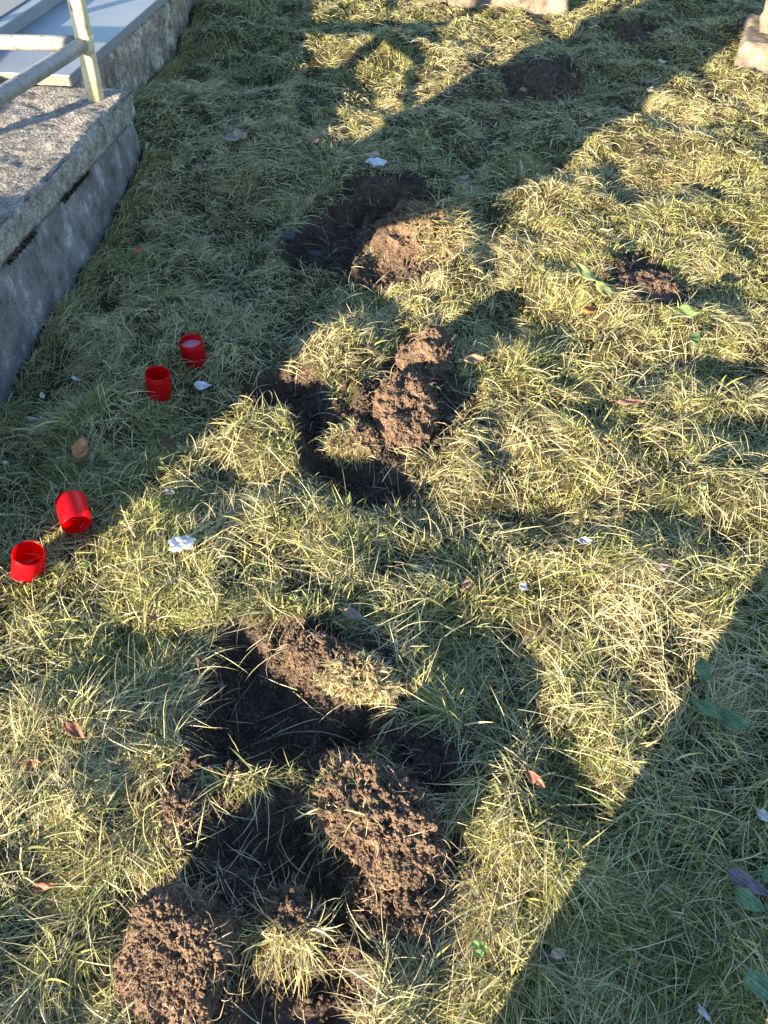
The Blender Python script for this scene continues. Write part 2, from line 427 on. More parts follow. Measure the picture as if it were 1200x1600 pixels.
_leafm = {}
def mat_leaf(col, trans=.2, rough=.55):
    key = (col, trans)
    if key in _leafm: return _leafm[key]
    m, nt, out = new_mat('leaf_blade_colour'); co = gcoord(nt)
    n = noise_node(nt, 60, 4, .65, co); w = nt.nodes.new('ShaderNodeTexWave'); w.inputs['Scale'].default_value = 55; w.inputs['Distortion'].default_value = 3
    w.bands_direction = 'DIAGONAL'; nt.links.new(co, w.inputs['Vector'])
    r = ramp(nt, n.outputs[0], [(.3, tuple(v*.55 for v in col)), (.55, col), (.75, tuple(min(1, v*1.35) for v in col))])
    c = mixc(nt, .2, r.outputs[0], w.outputs[0], 'OVERLAY')
    p = principled(nt, out, c, rough, .3, 0, bump(nt, w.outputs[0], .35, .001))
    t = nt.nodes.new('ShaderNodeBsdfTranslucent'); nt.links.new(c, t.inputs[0])
    mx = nt.nodes.new('ShaderNodeMixShader'); mx.inputs[0].default_value = trans
    nt.links.new(p.outputs[0], mx.inputs[1]); nt.links.new(t.outputs[0], mx.inputs[2]); nt.links.new(mx.outputs[0], out.inputs[0])
    _leafm[key] = m; return m

# ================================================================== SETTING
nx, ny = len(XS), len(YS)
idx = np.arange(nx*ny).reshape(ny, nx)
quads = np.stack([idx[:-1, :-1], idx[:-1, 1:], idx[1:, 1:], idx[1:, :-1]], -1).reshape(-1, 4)
me = raw_mesh('ground', np.stack([GX.ravel(), GY.ravel(), GZ.ravel()], 1), quads.ravel(), np.arange(len(quads))*4, attr=GS.ravel(), smooth=True)
ground = link('ground', me, M['ground']); tag(ground, kind='structure')

# ------------------------------------------------------------------ box with worn, lumpy faces
def worn_box(name, fn, nu, nv, nw, amp, seed, mat, parent=None, edge=.012, fine=.0):
    """fn(u,v,w)->xyz for a unit box; a closed grid surface pushed by noise, rounded and chipped at the edges"""
    bm = bmesh.new(); vs = {}
    def v(i, j, k):
        if (i, j, k) not in vs: vs[(i, j, k)] = bm.verts.new((i/nu, j/nv, k/nw))
        return vs[(i, j, k)]
    for i in range(nu):
        for j in range(nv):
            bm.faces.new([v(i, j, 0), v(i, j+1, 0), v(i+1, j+1, 0), v(i+1, j, 0)]); bm.faces.new([v(i, j, nw), v(i+1, j, nw), v(i+1, j+1, nw), v(i, j+1, nw)])
    for i in range(nu):
        for k in range(nw):
            bm.faces.new([v(i, 0, k), v(i+1, 0, k), v(i+1, 0, k+1), v(i, 0, k+1)]); bm.faces.new([v(i, nv, k), v(i, nv, k+1), v(i+1, nv, k+1), v(i+1, nv, k)])
    for j in range(nv):
        for k in range(nw):
            bm.faces.new([v(0, j, k), v(0, j, k+1), v(0, j+1, k+1), v(0, j+1, k)]); bm.faces.new([v(nu, j, k), v(nu, j+1, k), v(nu, j+1, k+1), v(nu, j, k+1)])
    bm.verts.index_update()
    me = bpy.data.meshes.new(name)
    U = np.array([q.co[:] for q in bm.verts]); bm.to_mesh(me); bm.free()
    X = np.array([fn(*u) for u in U], dtype=float)
    cen = X.mean(0)
    me.vertices.foreach_set('co', X.astype(np.float32).ravel()); me.update()
    N = np.empty(len(X)*3, dtype=np.float32); me.vertex_normals.foreach_get('vector', N); N = N.reshape(-1, 3)
    on = ((U < 1e-6) | (U > 1-1e-6)).sum(1)
    d = amp*fbm3(X, .12, seed, 4, .55)
    if fine: d += fine*(.5-worley3(X, .018, seed+3)) + fine*.7*fbm3(X, .012, seed+8, 2)
    chip = np.where(on >= 2, -edge*(.5+1.2*np.clip(fbm3(X, .05, seed+20, 3)+.35, 0, 2)), 0)
    X = X+N*(d+chip)[:, None]
    me.vertices.foreach_set('co', X.astype(np.float32).ravel())
    for p in me.polygons: p.use_smooth = True
    me.update()
    return link(name, me, mat, parent)
yaw = math.radians(7.0); dv = np.array([math.sin(yaw), math.cos(yaw)]); nv_ = np.array([math.cos(yaw), -math.sin(yaw)])
C0 = np.array([-.987, 3.262])           # far right top corner of the plinth
def bl(a, b, z):                         # a: metres to the left of the face, b: metres back towards the viewer
    q = C0 - nv_*a - dv*b; return (q[0], q[1], z)
BLEN = 2.33
plinth = empty('concrete_plinth', bl(.9, BLEN/2, -.2), label='long grey concrete plinth with a rough pebbly top edging the grass on the left', cat='plinth')
def rel(o, par): # keep world placement when parenting to an unrotated empty
    o.parent = par; o.matrix_parent_inverse = Matrix.Translation(-Vector(par.location)); return o
w = worn_box('retaining_wall', lambda u, v, w_: bl(1.9*(1-u)+.012, BLEN*(1-v), -.35+w_*.608), 20, 150, 34, .004, 3, M['wall'], None, .005, .0); rel(w, plinth)
w = worn_box('cap_slab', lambda u, v, w_: bl(1.92*(1-u)-.002+.05*np.clip((1-v)*BLEN/1.3-.6, 0, 1)*w_*u, BLEN*(1-v)-.01, .262+w_*.102), 150, 230, 10, .0055, 5, M['cap'], None, .018, .005); rel(w, plinth)
# black moss growing out of the joint
pts = []
for k in range(2600):
    b = rng.uniform(0, 1.5); c = vn2(np.array([b*9.]), np.array([3.3]), 5)[0]
    if c < .12: continue
    q = bl(-.003+rng.normal()*.004, b, .262+rng.normal()*.0035+max(0, c)*.01); pts.append(q)
V, T = pellets(np.array(pts), rng.uniform(.0012, .0036, len(pts))); mo = link('joint_moss', tri_mesh('joint_moss', V, T), M['moss']); rel(mo, plinth); tag(mo, kind='stuff')

# ------------------------------------------------------------------ grave behind the plinth
def box_bm(bm, pts8):
    vs = [bm.verts.new(p) for p in pts8]
    for f in ((0, 3, 2, 1), (4, 5, 6, 7), (0, 1, 5, 4), (1, 2, 6, 5), (2, 3, 7, 6), (3, 0, 4, 7)): bm.faces.new([vs[i] for i in f])
    return vs
def slab(name, corners, z0, z1, mat, parent=None, bev=.003):
    bm = bmesh.new(); box_bm(bm, [(*c, z0) for c in corners]+[(*c, z1) for c in corners])
    bmesh.ops.recalc_face_normals(bm, faces=bm.faces)
    bmesh.ops.bevel(bm, geom=bm.edges[:], offset=bev, segments=2, affect='EDGES', profile=.6)
    me = bpy.data.meshes.new(name); bm.to_mesh(me); bm.free()
    o = link(name, me, mat)
    if parent is not None: rel(o, parent)
    return o
GR = np.array([-1.229, 3.31])
def gp(a, b): q = GR-nv_*a+dv*b; return (q[0], q[1])
grave = empty('granite_grave', (*gp(.8, 1.2), 0), label='grave with grey granite kerb frame and raised dark slab behind the plinth, top left', cat='grave')
w = worn_box('foundation', lambda u, v, w_: (*gp(1.7-u*1.68-.012*0, v*2.7-.02), -.2+w_*.555), 10, 110, 26, .016, 9, M['wall_old'], None, .012, .004); rel(w, grave)
slab('kerb_frame', [gp(1.9, 0), gp(0, 0), gp(0, 2.7), gp(1.9, 2.7)], .362, .402, M['granite'], grave)
slab('front_edge', [gp(1.9, -.004), gp(.004, -.004), gp(.004, -.0005), gp(1.9, -.0005)], .364, .399, M['granite_cut'], grave, .0005)
cv = slab('cover_slab', [gp(1.8, .18), gp(.44, .18), gp(.44, 2.5), gp(1.8, 2.5)], .4025, .455, M['granite'], grave)
slab('cover_inlay', [gp(1.7, .24), gp(.50, .24), gp(.50, 2.4), gp(1.7, 2.4)], .4555, .461, M['granite_brown'], None, .001)
inl = bpy.data.objects['cover_inlay']; inl.parent = cv; inl.matrix_parent_inverse = Matrix.Identity(4)

# ------------------------------------------------------------------ steel tube railing
def tube(bm, pts, r, seg=14):
    pts = [Vector(p) for p in pts]; rings = []
    for i, p in enumerate(pts):
        d = (pts[min(i+1, len(pts)-1)]-pts[max(i-1, 0)]).normalized()
        u = d.orthogonal().normalized() if i == 0 else (u - d*u.dot(d)).normalized()
        v = d.cross(u)
        rings.append([bm.verts.new(p+(u*math.cos(2*PI*k/seg)+v*math.sin(2*PI*k/seg))*r*(1+.015*random.uniform(-1, 1))) for k in range(seg)])
    for a, b in zip(rings, rings[1:]):
        for k in range(seg): bm.faces.new([a[k], a[(k+1) % seg], b[(k+1) % seg], b[k]])
    bm.faces.new(rings[0][::-1]); bm.faces.new(rings[-1])
def bm_obj(name, bm, mat, parent=None, smooth=True):
    bmesh.ops.recalc_face_normals(bm, faces=bm.faces)
    me = bpy.data.meshes.new(name); bm.to_mesh(me); bm.free()
    for p in me.polygons: p.use_smooth = smooth
    o = link(name, me, mat)
    if parent is not None: rel(o, parent)
    return o
def lerp(a, b, n): a, b = Vector(a), Vector(b); return [a+(b-a)*i/n for i in range(n+1)]
pb = Vector((-1.104, 3.175, .352))
rail = empty('tube_railing', pb, label='old cream painted steel tube railing standing on the concrete plinth', cat='railing')
def up(p, h, lean=.0): return Vector((p[0]+lean*h, p[1], p[2]+h))
q1 = Vector((-2.12, 1.90, .352)); q2 = Vector((-2.15, 3.22, .352)); q0 = Vector((-1.44, 1.75, .352))
for p, ln in ((pb, .06), (q1, 0), (q2, 0), (q0, 0)):
    bm = bmesh.new(); tube(bm, lerp(p-Vector((0, 0, .03)), up(p, .92, ln), 8), .031); bm_obj('post', bm, M['paint'], rail)
j = up(pb, .20, .06)
for a, b in ((j, up(q2, .20)), (j, up(q0, .20)), (up(pb, .92, .06), up(q2, .92)), (up(pb, .92, .06), up(q0, .92)), (up(q1, .92), up(q2, .92)), (up(q1, .2), up(q2, .2))):
    bm = bmesh.new(); tube(bm, lerp(a, b, 8), .0255); bm_obj('rail', bm, M['paint_shade'], rail)
# weld bead round the joint
bm = bmesh.new(); tube(bm, lerp(j-Vector((.004, .004, .028)), j+Vector((.004, .004, .028)), 3), .0335); bm_obj('joint_collar', bm, M['paint'], rail)

# ------------------------------------------------------------------ added shadow caster by the plinth, out of frame, outlined to throw the long shadow
def extrude_profile(name, prof, y0, y1, mat, parent, bev=.01):
    bm = bmesh.new(); f = [bm.verts.new((x, y0, z)) for x, z in prof]; b = [bm.verts.new((x, y1, z)) for x, z in prof]
    bm.faces.new(f); bm.faces.new(b[::-1])
    for i in range(len(prof)): k = (i+1) % len(prof); bm.faces.new([f[i], b[i], b[k], f[k]])
    bmesh.ops.recalc_face_normals(bm, faces=bm.faces)
    bmesh.ops.bevel(bm, geom=bm.edges[:], offset=bev, segments=2, affect='EDGES')
    return bm_obj(name, bm, mat, parent, False)
caster = empty('shadow_caster', (-1.6, .93, -.1), label='unseen pale stone slab with a lower wing, added by the plinth to throw the long shadow', cat='shadow_caster')
prof = [(-2.03, .0), (-1.23, .0), (-1.22, .10), (-1.22, .34), (-1.52, .40), (-1.52, .50), (-1.19, .60), (-1.19, 1.22)]+[(-1.61+.42*math.cos(t), 1.22-.10*max(0, -math.cos(t))+.13*math.sin(t)) for t in np.linspace(.1, PI-.1, 14)]+[(-2.03, .95), (-2.03, .3)]
extrude_profile('caster_panel', [(x, z) for x, z in prof], .86, .98, M['stone'], caster)
extrude_profile('caster_base', [(-2.14, -.25), (-1.27, -.25), (-1.27, .0), (-2.14, .0)], .82, 1.0, M['stone'], caster)
extrude_profile('caster_wing', [(-2.75, -.2), (-2.145, -.2), (-2.145, .0), (-2.035, .0), (-2.035, .66), (-2.15, .70), (-2.7, .70), (-2.75, .66)], .87, .97, M['stone'], caster)

# ------------------------------------------------------------------ far stones at the top of the picture
a = P(700, 14); b = P(888, 16)
fs = empty('low_stone_kerb', ((a[0]+b[0])/2, a[1]+.1, a[2]), label='pale low stone kerb behind the grass at the top centre edge', cat='stone kerb')
w = worn_box('kerb_stone', lambda u, v, w_: (a[0]+u*(b[0]-a[0]), a[1]+v*.25, a[2]-.1+w_*.30), 36, 12, 14, .012, 31, M['stone'], None, .014, .004); rel(w, fs)
a2 = P(885, 8)
fs2 = empty('weathered_stone_post', (2.15, 4.6, .1), label='weathered brown stone post on a flat foot at the top right edge', cat='stone post')
cr = math.radians(-22)
def rp(cx, cy, x, y): return (cx+x*math.cos(cr)-y*math.sin(cr), cy+x*math.sin(cr)+y*math.cos(cr))
w = worn_box('shaft', lambda u, v, w_: (*rp(2.28, 4.72, -.26+.5*u, -.15+.34*v), .12+w_*1.5), 30, 20, 90, .020, 33, M['stone'], None, .02, .006); rel(w, fs2)
w = worn_box('foot', lambda u, v, w_: (*rp(2.28, 4.62, -.36+.7*u, -.30+.55*v), -.05+w_*.235), 34, 28, 10, .012, 35, M['stone'], None, .014, .004); rel(w, fs2)

# ================================================================== SODS AND CLODS OF EARTH
DRYCOL = np.array([(.52, .46, .24), (.42, .36, .17), (.58, .52, .32), (.34, .26, .14)])
GRNCOL = np.array([(.165, .190, .070), (.27, .280, .090), (.12, .145, .062), (.37, .355, .12)])
def pick(n, dry, jitter=.35):
    d = DRYCOL[rng.integers(0, 4, n)]; g = GRNCOL[rng.integers(0, 4, n)]
    isd = rng.random(n) < dry
    c = np.where(isd[:, None], d, g)
    return c*rng.uniform(1-jitter, 1+jitter, (n, 1)), isd
def lump_mesh(axes, rotz, tilt, seed, sq=.55, base=ICO6, rough=.14, crumb=.007):
    V, T = base; V = V.copy()
    m = np.abs(V)**(1/sq) ; r = (m.sum(1))**(-sq); V = V*r[:, None]        # superellipsoid
    V = V*np.array(axes)
    N = V/np.array(axes)**2; N /= np.linalg.norm(N, axis=1)[:, None]
    s = min(axes)
    d = rough*s*2.0*fbm3(V, s*1.1, seed, 3) - rough*1.0*s*np.abs(fbm3(V, s*.5, seed+4, 2))*2
    d += .0050*fbm3(V, .020, seed+1, 4, .65)
    d -= .010*np.clip(fbm3(V*np.array([1, 1, .6]), .010, seed+2, 3, .6)-.25, 0, 1)            # pores and cracks
    d += crumb*.40*(.6-worley3(V, crumb*.95, seed+3)) + .0018*fbm3(V, .0035, seed+6, 2, .7)
    V = V+N*d[:, None]
    R = np.array(Matrix.Rotation(rotz, 3, 'Z') @ Matrix.Rotation(tilt[0], 3, 'X') @ Matrix.Rotation(tilt[1], 3, 'Y'))
    return V @ R.T, T, N @ R.T
def sod(px, py, axes, rotz, tilt, zoff, seed, label, name='soil_clod', sq=.55, npel=1500, nroot=60, turf=None, crumb=.007, mat='soil_dry', psize=(.0010, .0034), base=ICO6, rough=.14, group='clods of earth turned up in the grass'):
    c = P(px, py); z0 = h1(c[0], c[1])
    root = empty(name, (c[0], c[1], z0), label=label, cat='clod' if name == 'soil_clod' else 'molehill', group=group)
    V, T, N = lump_mesh(axes, rotz, tilt, seed, sq, base, rough, crumb)
    V[:, 2] += zoff
    W = V+np.array([c[0], c[1], z0])
    upm = np.where(V[:, 2] > -axes[2]*.5)[0]
    k = rng.choice(upm, npel); pp = V[k]+rng.normal(size=(npel, 3))*.0012
    # some crumbs fallen round the foot
    nf = npel//3; th = rng.uniform(0, 2*PI, nf); rr = rng.uniform(.8, 1.35, nf)**1.0
    fx = np.cos(th)*axes[0]*rr; fy = np.sin(th)*axes[1]*rr; cz, sz = math.cos(rotz), math.sin(rotz)
    fx, fy = fx*cz-fy*sz, fx*sz+fy*cz
    pf = np.stack([fx, fy, H(fx+c[0], fy+c[1])-z0+.002], 1)
    P1 = pellets(np.concatenate([pp, pf]), rng.uniform(psize[0], psize[1], npel+nf)*rng.choice([1, 1, 1, 1.8], npel+nf))
    Vv, Tt = merge([(V, T), P1])
    link('soil_lump', tri_mesh('soil_lump', Vv, Tt, smooth=False), M[mat], root)
    if nroot:
        k = rng.choice(upm, nroot); n = nroot
        col = np.array([(.34, .25, .17)])*rng.uniform(.5, 1.4, (n, 1))
        az = np.arctan2(N[k, 1], N[k, 0])+rng.normal(size=n)*.8
        s = blades(V[k]-N[k]*.003, az, rng.uniform(.02, .075, n), rng.uniform(.0009, .0018, n), rng.uniform(-.5, 1.1, n), rng.uniform(-1.2, .3, n), rng.normal(size=n)*1.5, col, K=9, wig=.28, follow=False)
        o = blade_obj('fine_roots', [s], M['root'], root); tag(o, kind='stuff')
    if turf:
        (ax0, ax1), nb, dry, ln = turf      # azimuth sector (world) where turf hangs on
        ang = np.arctan2(V[:, 1], V[:, 0]); mid = (ax0+ax1)/2; half = (ax1-ax0)/2
        dd = np.abs((ang-mid+PI) % (2*PI)-PI) + .5*fbm3(V, .05, 77, 2)
        ok = np.where((dd < half) & (V[:, 2] > -.3*axes[2]))[0]
        k = rng.choice(ok, nb); col, isd = pick(nb, dry)
        az = np.arctan2(N[k, 1], N[k, 0])+rng.normal(size=nb)*1.15
        s = blades(V[k]-N[k]*.002, az, rng.uniform(.25, 1.25, nb)*ln, rng.uniform(.0011, .0030, nb), rng.uniform(-.4, 1.1, nb), rng.uniform(-1.3, .5, nb), rng.normal(size=nb)*1.2, col, K=6, wig=.14, follow=False)
        o = blade_obj('turf', [s], M['grass'], root); tag(o, kind='stuff')
    return root
SUNZ = -.67          # turns a clod so that its raised face looks towards the low sun
# bottom left
sod(284, 1498, (.092, .095, .070), SUNZ+.25, (.58, .05), .045, 101, 'big block of dry brown earth at the bottom left, its near face sunlit', sq=.20, rough=.08, base=ICO7, npel=4200, nroot=260, crumb=.006)
sod(440, 1440, (.062, .060, .036), SUNZ, (.4, .1), .022, 102, 'earth clod with a hanging tuft of straw right of the big bottom left block', sq=.6, npel=1800, nroot=60, turf=((-2.7, -.4), 420, .8, .085), crumb=.006, base=ICO6)
# large one, lower middle
sod(592, 1290, (.150, .100, .070), SUNZ+.02, (.26, .06), .050, 103, 'large flipped clod of earth in the lower middle with roots sticking out', sq=.50, rough=.13, base=ICO7, npel=4200, nroot=320, crumb=.006, turf=((2.5, 3.5), 200, .5, .05))
sod(640, 1410, (.075, .085, .045), .1, (.25, .1), .015, 104, 'crumbly earth heap below the large lower middle clod', sq=.6, base=ICO7, npel=5200, nroot=280, crumb=.008)
# lit strip on the far rim of the big hole
sod(528, 1050, (.145, .050, .040), -.50, (.45, 0), .020, 105, 'sunlit strip of turned earth and stubble on the far rim of the big hole', sq=.5, base=ICO7, npel=4600, nroot=160, crumb=.0055, turf=((-2.6, .2), 2400, .8, .028))
# middle
sod(632, 646, (.098, .125, .075), -.45, (.30, .12), .032, 106, 'tall sunlit clod of earth in the middle of the picture', sq=.38, base=ICO7, npel=5200, nroot=260, crumb=.008)
sod(668, 565, (.085, .105, .075), -.2, (.1, 0), .028, 107, 'shaded back part of the broken earth behind the tall middle clod', sq=.55, npel=2000, nroot=120, crumb=.008, base=ICO7)
sod(560, 690, (.09, .06, .04), .2, (.3, 0), .01, 112, 'low earthy turf lump left of the tall middle clod', sq=.6, npel=1600, nroot=80, crumb=.007, base=ICO6, turf=((1.2, 5.2), 900, .7, .045))
# upper middle
sod(648, 382, (.165, .145, .100), SUNZ+.3, (.45, .1), .035, 108, 'sunlit clod of earth in the upper middle with straw on its right', sq=.45, base=ICO7, npel=4600, nroot=140, crumb=.008, turf=((-1.3, .5), 1300, .8, .10))
sod(604, 325, (.155, .10, .085), .05, (0, 0), .02, 109, 'dark shaded earth heap behind the upper middle clod with a leaf on top', sq=.6, npel=3400, nroot=80, crumb=.009, mat='soil_wet')
sod(1008, 455, (.135, .115, .040), -.5, (.3, .1), .012, 110, 'small heap of earth in the sunny grass at the right', sq=.6, npel=2600, nroot=120, crumb=.009)
sod(288, 1270, (.036, .045, .026), .5, (.2, .1), .010, 111, 'little crumbly clod beside the left edge of the big hole', sq=.6, npel=1600, nroot=90, crumb=.006, base=ICO6)
sod(700, 1180, (.085, .045, .020), -.2, (0, 0), .004, 113, 'low dark crumbs of earth in the shade right of the big hole', sq=.7, npel=1500, nroot=60, crumb=.007, base=ICO5, mat='soil_wet')
sod(845, 137, (.225, .22, .12), .1, (0, 0), .01, 120, 'broad dark molehill in the shade near the top', name='mole_hill', sq=.75, npel=3500, nroot=0, crumb=.010, mat='soil_mid', psize=(.003, .009), group='molehills')
sod(988, 50, (.14, .20, .09), .1, (0, 0), .01, 121, 'small far molehill in the shade at the very top', name='mole_hill', sq=.8, npel=900, nroot=0, crumb=.010, mat='soil_wet', psize=(.003, .009), base=ICO5, group='molehills')

# ------------------------------------------------------------------ loose crumbs over the bare soil
def soil_points(n, x0, x1, y0, y1, thr=.5):
    out = []
    tot = 0
    while tot < n:
        x = rng.uniform(x0, x1, n*3); y = rng.uniform(y0, y1, n*3)
        k = S(x, y) > thr*rng.uniform(.3, 1.2, n*3); x, y = x[k], y[k]; out.append(np.stack([x, y], 1)); tot += len(x)
    return np.concatenate(out)[:n]
xy = np.concatenate([soil_points(26000, -.5, .4, .3, 1.25), soil_points(12000, -.6, .5, 1.2, 2.2), soil_points(7000, -.8, 1.6, 2.2, 3.6)])
sz = rng.uniform(.0012, .0042, len(xy))*np.where(rng.random(len(xy)) < .12, 2.0, 1)*(1+.25*np.clip(xy[:, 1]-1.2, 0, 2))
st = rng.random(len(xy)) < .22
xy = xy+st[:, None]*rng.normal(size=xy.shape)*.035
pp = np.stack([xy[:, 0], xy[:, 1], H(xy[:, 0], xy[:, 1])+sz*.3+st*rng.uniform(0, .016, len(xy))], 1)
V, T = pellets(pp, sz); tag(link('soil_crumbs', tri_mesh('soil_crumbs', V, T), M['soil_wet']), 'loose dark crumbs of soil scattered over the dug holes', 'soil', kind='stuff')

# ================================================================== GRASS
def halfw(y): return .60+.50*np.maximum(y, 0)
def sample_turf(n, decay=1.5, thr=.35, ymax=6.6, ymin=.0, key=None):
    out = []; tot = 0
    while tot < n:
        m = n*4
        y = ymin+rng.random(m)*(ymax-ymin); hw = halfw(y)
        x = rng.uniform(-1, 1, m)*hw
        acc = rng.random(m) < (hw/halfw(ymax))*(1/(1+(y/decay)**1.3))*1.6
        acc &= x > np.where(y < 3.29, wall_x(y), -1.229+(y-3.31)*.1225)+.006
        acc &= S(x, y) < thr*rng.uniform(.6, 1.4, m)
        if key is not None: acc &= rng.random(m) < key(x, y)
        x, y = x[acc], y[acc]; out.append(np.stack([x, y], 1)); tot += len(x)
    xy = np.concatenate(out)[:n]
    return xy
# keep turf off the clods
def clod_key(x, y):
    k = np.ones_like(x); nz = .012*fbm2(x, y, .05, 88, 2)
    for pl in CLP: k *= 1-.97*sstep(-.012, .006, poly_sd(x, y, pl)+nz)
    return k
def clumps(x, y):                      # sward grows in clumps with bare thatch between them
    return clod_key(x, y)*(.10+.90*sstep(-.08, .28, fbm2(x, y, .055, 97, 2)+.35*fbm2(x, y, .25, 98, 2)+.10*np.clip(y-1.2, 0, 2)))
def flow(x, y):
    return 2.6*fbm2(x, y, .55, 51, 2)*2 + 1.2*fbm2(x, y, .16, 53, 2) + .35
def dryness(x, y):
    return np.clip(.42+.85*fbm2(x, y, .40, 61, 2)+.45*fbm2(x, y, .12, 63, 2)+.28*sstep(1.3, 2.2, y)*sstep(.5, -.1, x), .06, .96)
def lushness(x, y): return np.clip(.5+1.1*fbm2(x, y, .16, 71, 3), 0, 1)
def farw(y): return 1+.10*np.clip(y-1, 0, 5)
def farl(y): return 1-.10*np.clip(y-.8, 0, 3.5)
sets = []
# A: short fine understory, any direction
n = 115000; xy = sample_turf(n, 2.4, key=clumps); x, y = xy.T
col, isd = pick(n, dryness(x, y)*.55); col *= .8
z = H(x, y)-.003
sets.append(blades(np.stack([x, y, z], 1), rng.uniform(0, 2*PI, n), rng.uniform(.010, .034, n)*(.7+.7*lushness(x, y))*farl(y), rng.uniform(.0012, .0027, n)*farw(y), rng.uniform(.2, 1.2, n), rng.uniform(-.5, .9, n), rng.normal(size=n)*.5, col, K=3))
# B: matted, arching blades that follow the lie of the sward
n = 165000; xy = sample_turf(n, 2.4, key=lambda x, y: clumps(x, y)*(.35+.65*lushness(x, y))); x, y = xy.T
dr = dryness(x, y); col, isd = pick(n, dr)
z = H(x, y)-.002
sets.append(blades(np.stack([x, y, z], 1), flow(x, y)+rng.normal(size=n)*.75, rng.uniform(.028, .082, n)*(.6+.6*lushness(x, y))*farl(y), np.clip(.0013*np.exp(rng.normal(size=n)*.40), .0008, .0045)*farw(y), rng.uniform(.0, .72, n), rng.uniform(-.55, .05, n), rng.normal(size=n)*.28, col, K=5, wig=.035))
# C: green upright blades in patches
n = 40000; xy = sample_turf(n, 2.4, key=lambda x, y: clumps(x, y)*sstep(.1, .5, 1-dryness(x, y))); x, y = xy.T
col, isd = pick(n, .08)
z = H(x, y)-.002
sets.append(blades(np.stack([x, y, z], 1), rng.uniform(0, 2*PI, n), rng.uniform(.025, .060, n)*farl(y), rng.uniform(.0015, .0034, n)*farw(y), rng.uniform(.5, 1.4, n), rng.uniform(-.4, .9, n), rng.normal(size=n)*.4, col, K=4))
# D: long bleached stalks lying across
n = 21000; xy = np.concatenate([sample_turf(n-2600, 2.0, thr=.6), sample_turf(2600, 1.2, thr=2.5, ymax=3.2)]); x, y = xy.T
col = np.array([(.66, .59, .36)])*rng.uniform(.6, 1.15, (n, 1))*np.array([1, 1, 1])
z = H(x, y)+rng.uniform(.0, .018, n)
sets.append(blades(np.stack([x, y, z], 1), flow(x, y)+rng.normal(size=n)*.9, rng.uniform(.06, .15, n)*farl(y), rng.uniform(.0009, .0017, n)*farw(y), rng.uniform(.0, .65, n), rng.uniform(-.9, .0, n), rng.normal(size=n)*.45, col, K=8, wig=.05, clear=.008))
# D2: short broken straw, flattened thatch
n = 75000; xy = sample_turf(n, 2.4, thr=.55, key=clod_key); x, y = xy.T
col = DRYCOL[rng.integers(0, 4, n)]*rng.uniform(.30, 1.1, (n, 1))
sets.append(blades(np.stack([x, y, H(x, y)+rng.uniform(.001, .016, n)], 1), flow(x, y)+rng.normal(size=n)*1.1, rng.uniform(.02, .06, n), rng.uniform(.0010, .0024, n)*farw(y), rng.normal(size=n)*.25, rng.normal(size=n)*.25, rng.normal(size=n)*.3, col, K=3, clear=.002))
# D3: broad green blades here and there
n = 5000; xy = sample_turf(n, 1.0, thr=.3, key=clod_key); x, y = xy.T
col, isd = pick(n, .1, .25)
sets.append(blades(np.stack([x, y, H(x, y)-.002], 1), rng.uniform(0, 2*PI, n), rng.uniform(.03, .10, n)*farl(y), rng.uniform(.0028, .0050, n), rng.uniform(.3, 1.1, n), rng.uniform(-.8, .3, n), rng.normal(size=n)*.4, col, K=5))
# E: tufts
nt_ = 380; cen = sample_turf(nt_, 2.0, thr=.15, key=clod_key); per = 46
cx = np.repeat(cen[:, 0], per); cy = np.repeat(cen[:, 1], per); n = len(cx)
tf = np.repeat(flow(cen[:, 0], cen[:, 1]), per); dd = np.repeat(np.clip(rng.normal(.55, .35, nt_), 0, 1), per); ls = np.repeat(rng.uniform(.6, 1.25, nt_), per)
a = rng.uniform(0, 2*PI, n); rr = rng.uniform(0, .022, n); x = cx+np.cos(a)*rr; y = cy+np.sin(a)*rr
col, isd = pick(n, dd)
az = np.where(rng.random(n) < .5, a, tf+rng.normal(size=n)*.5)
sets.append(blades(np.stack([x, y, H(x, y)-.002], 1), az, rng.uniform(.03, .09, n)*ls*farl(y), rng.uniform(.0010, .0022, n)*farw(y), rng.uniform(.2, 1.15, n), rng.uniform(-.7, .3, n), rng.normal(size=n)*.3, col, K=6, wig=.04))
# longer fringe where the mower misses, along the foot of the plinth and the grave
n = 6500; y = rng.uniform(1.2, 5.2, n); x = np.where(y < 3.29, wall_x(y), -1.229+(y-3.31)*.1225)+np.abs(rng.normal(size=n))*.035+.002
col, isd = pick(n, .5)
sets.append(blades(np.stack([x, y, H(x, y)-.002], 1), rng.uniform(-1.4, 1.4, n), rng.uniform(.03, .085, n), rng.uniform(.0012, .0028, n), rng.uniform(.5, 1.5, n), rng.uniform(-.9, .6, n), rng.normal(size=n)*.5, col, K=5, wig=.03))
g = blade_obj('grass', sets, M['grass'])
tag(g, 'matted autumn grass, part green and part straw coloured, covering the ground', 'grass', kind='stuff')

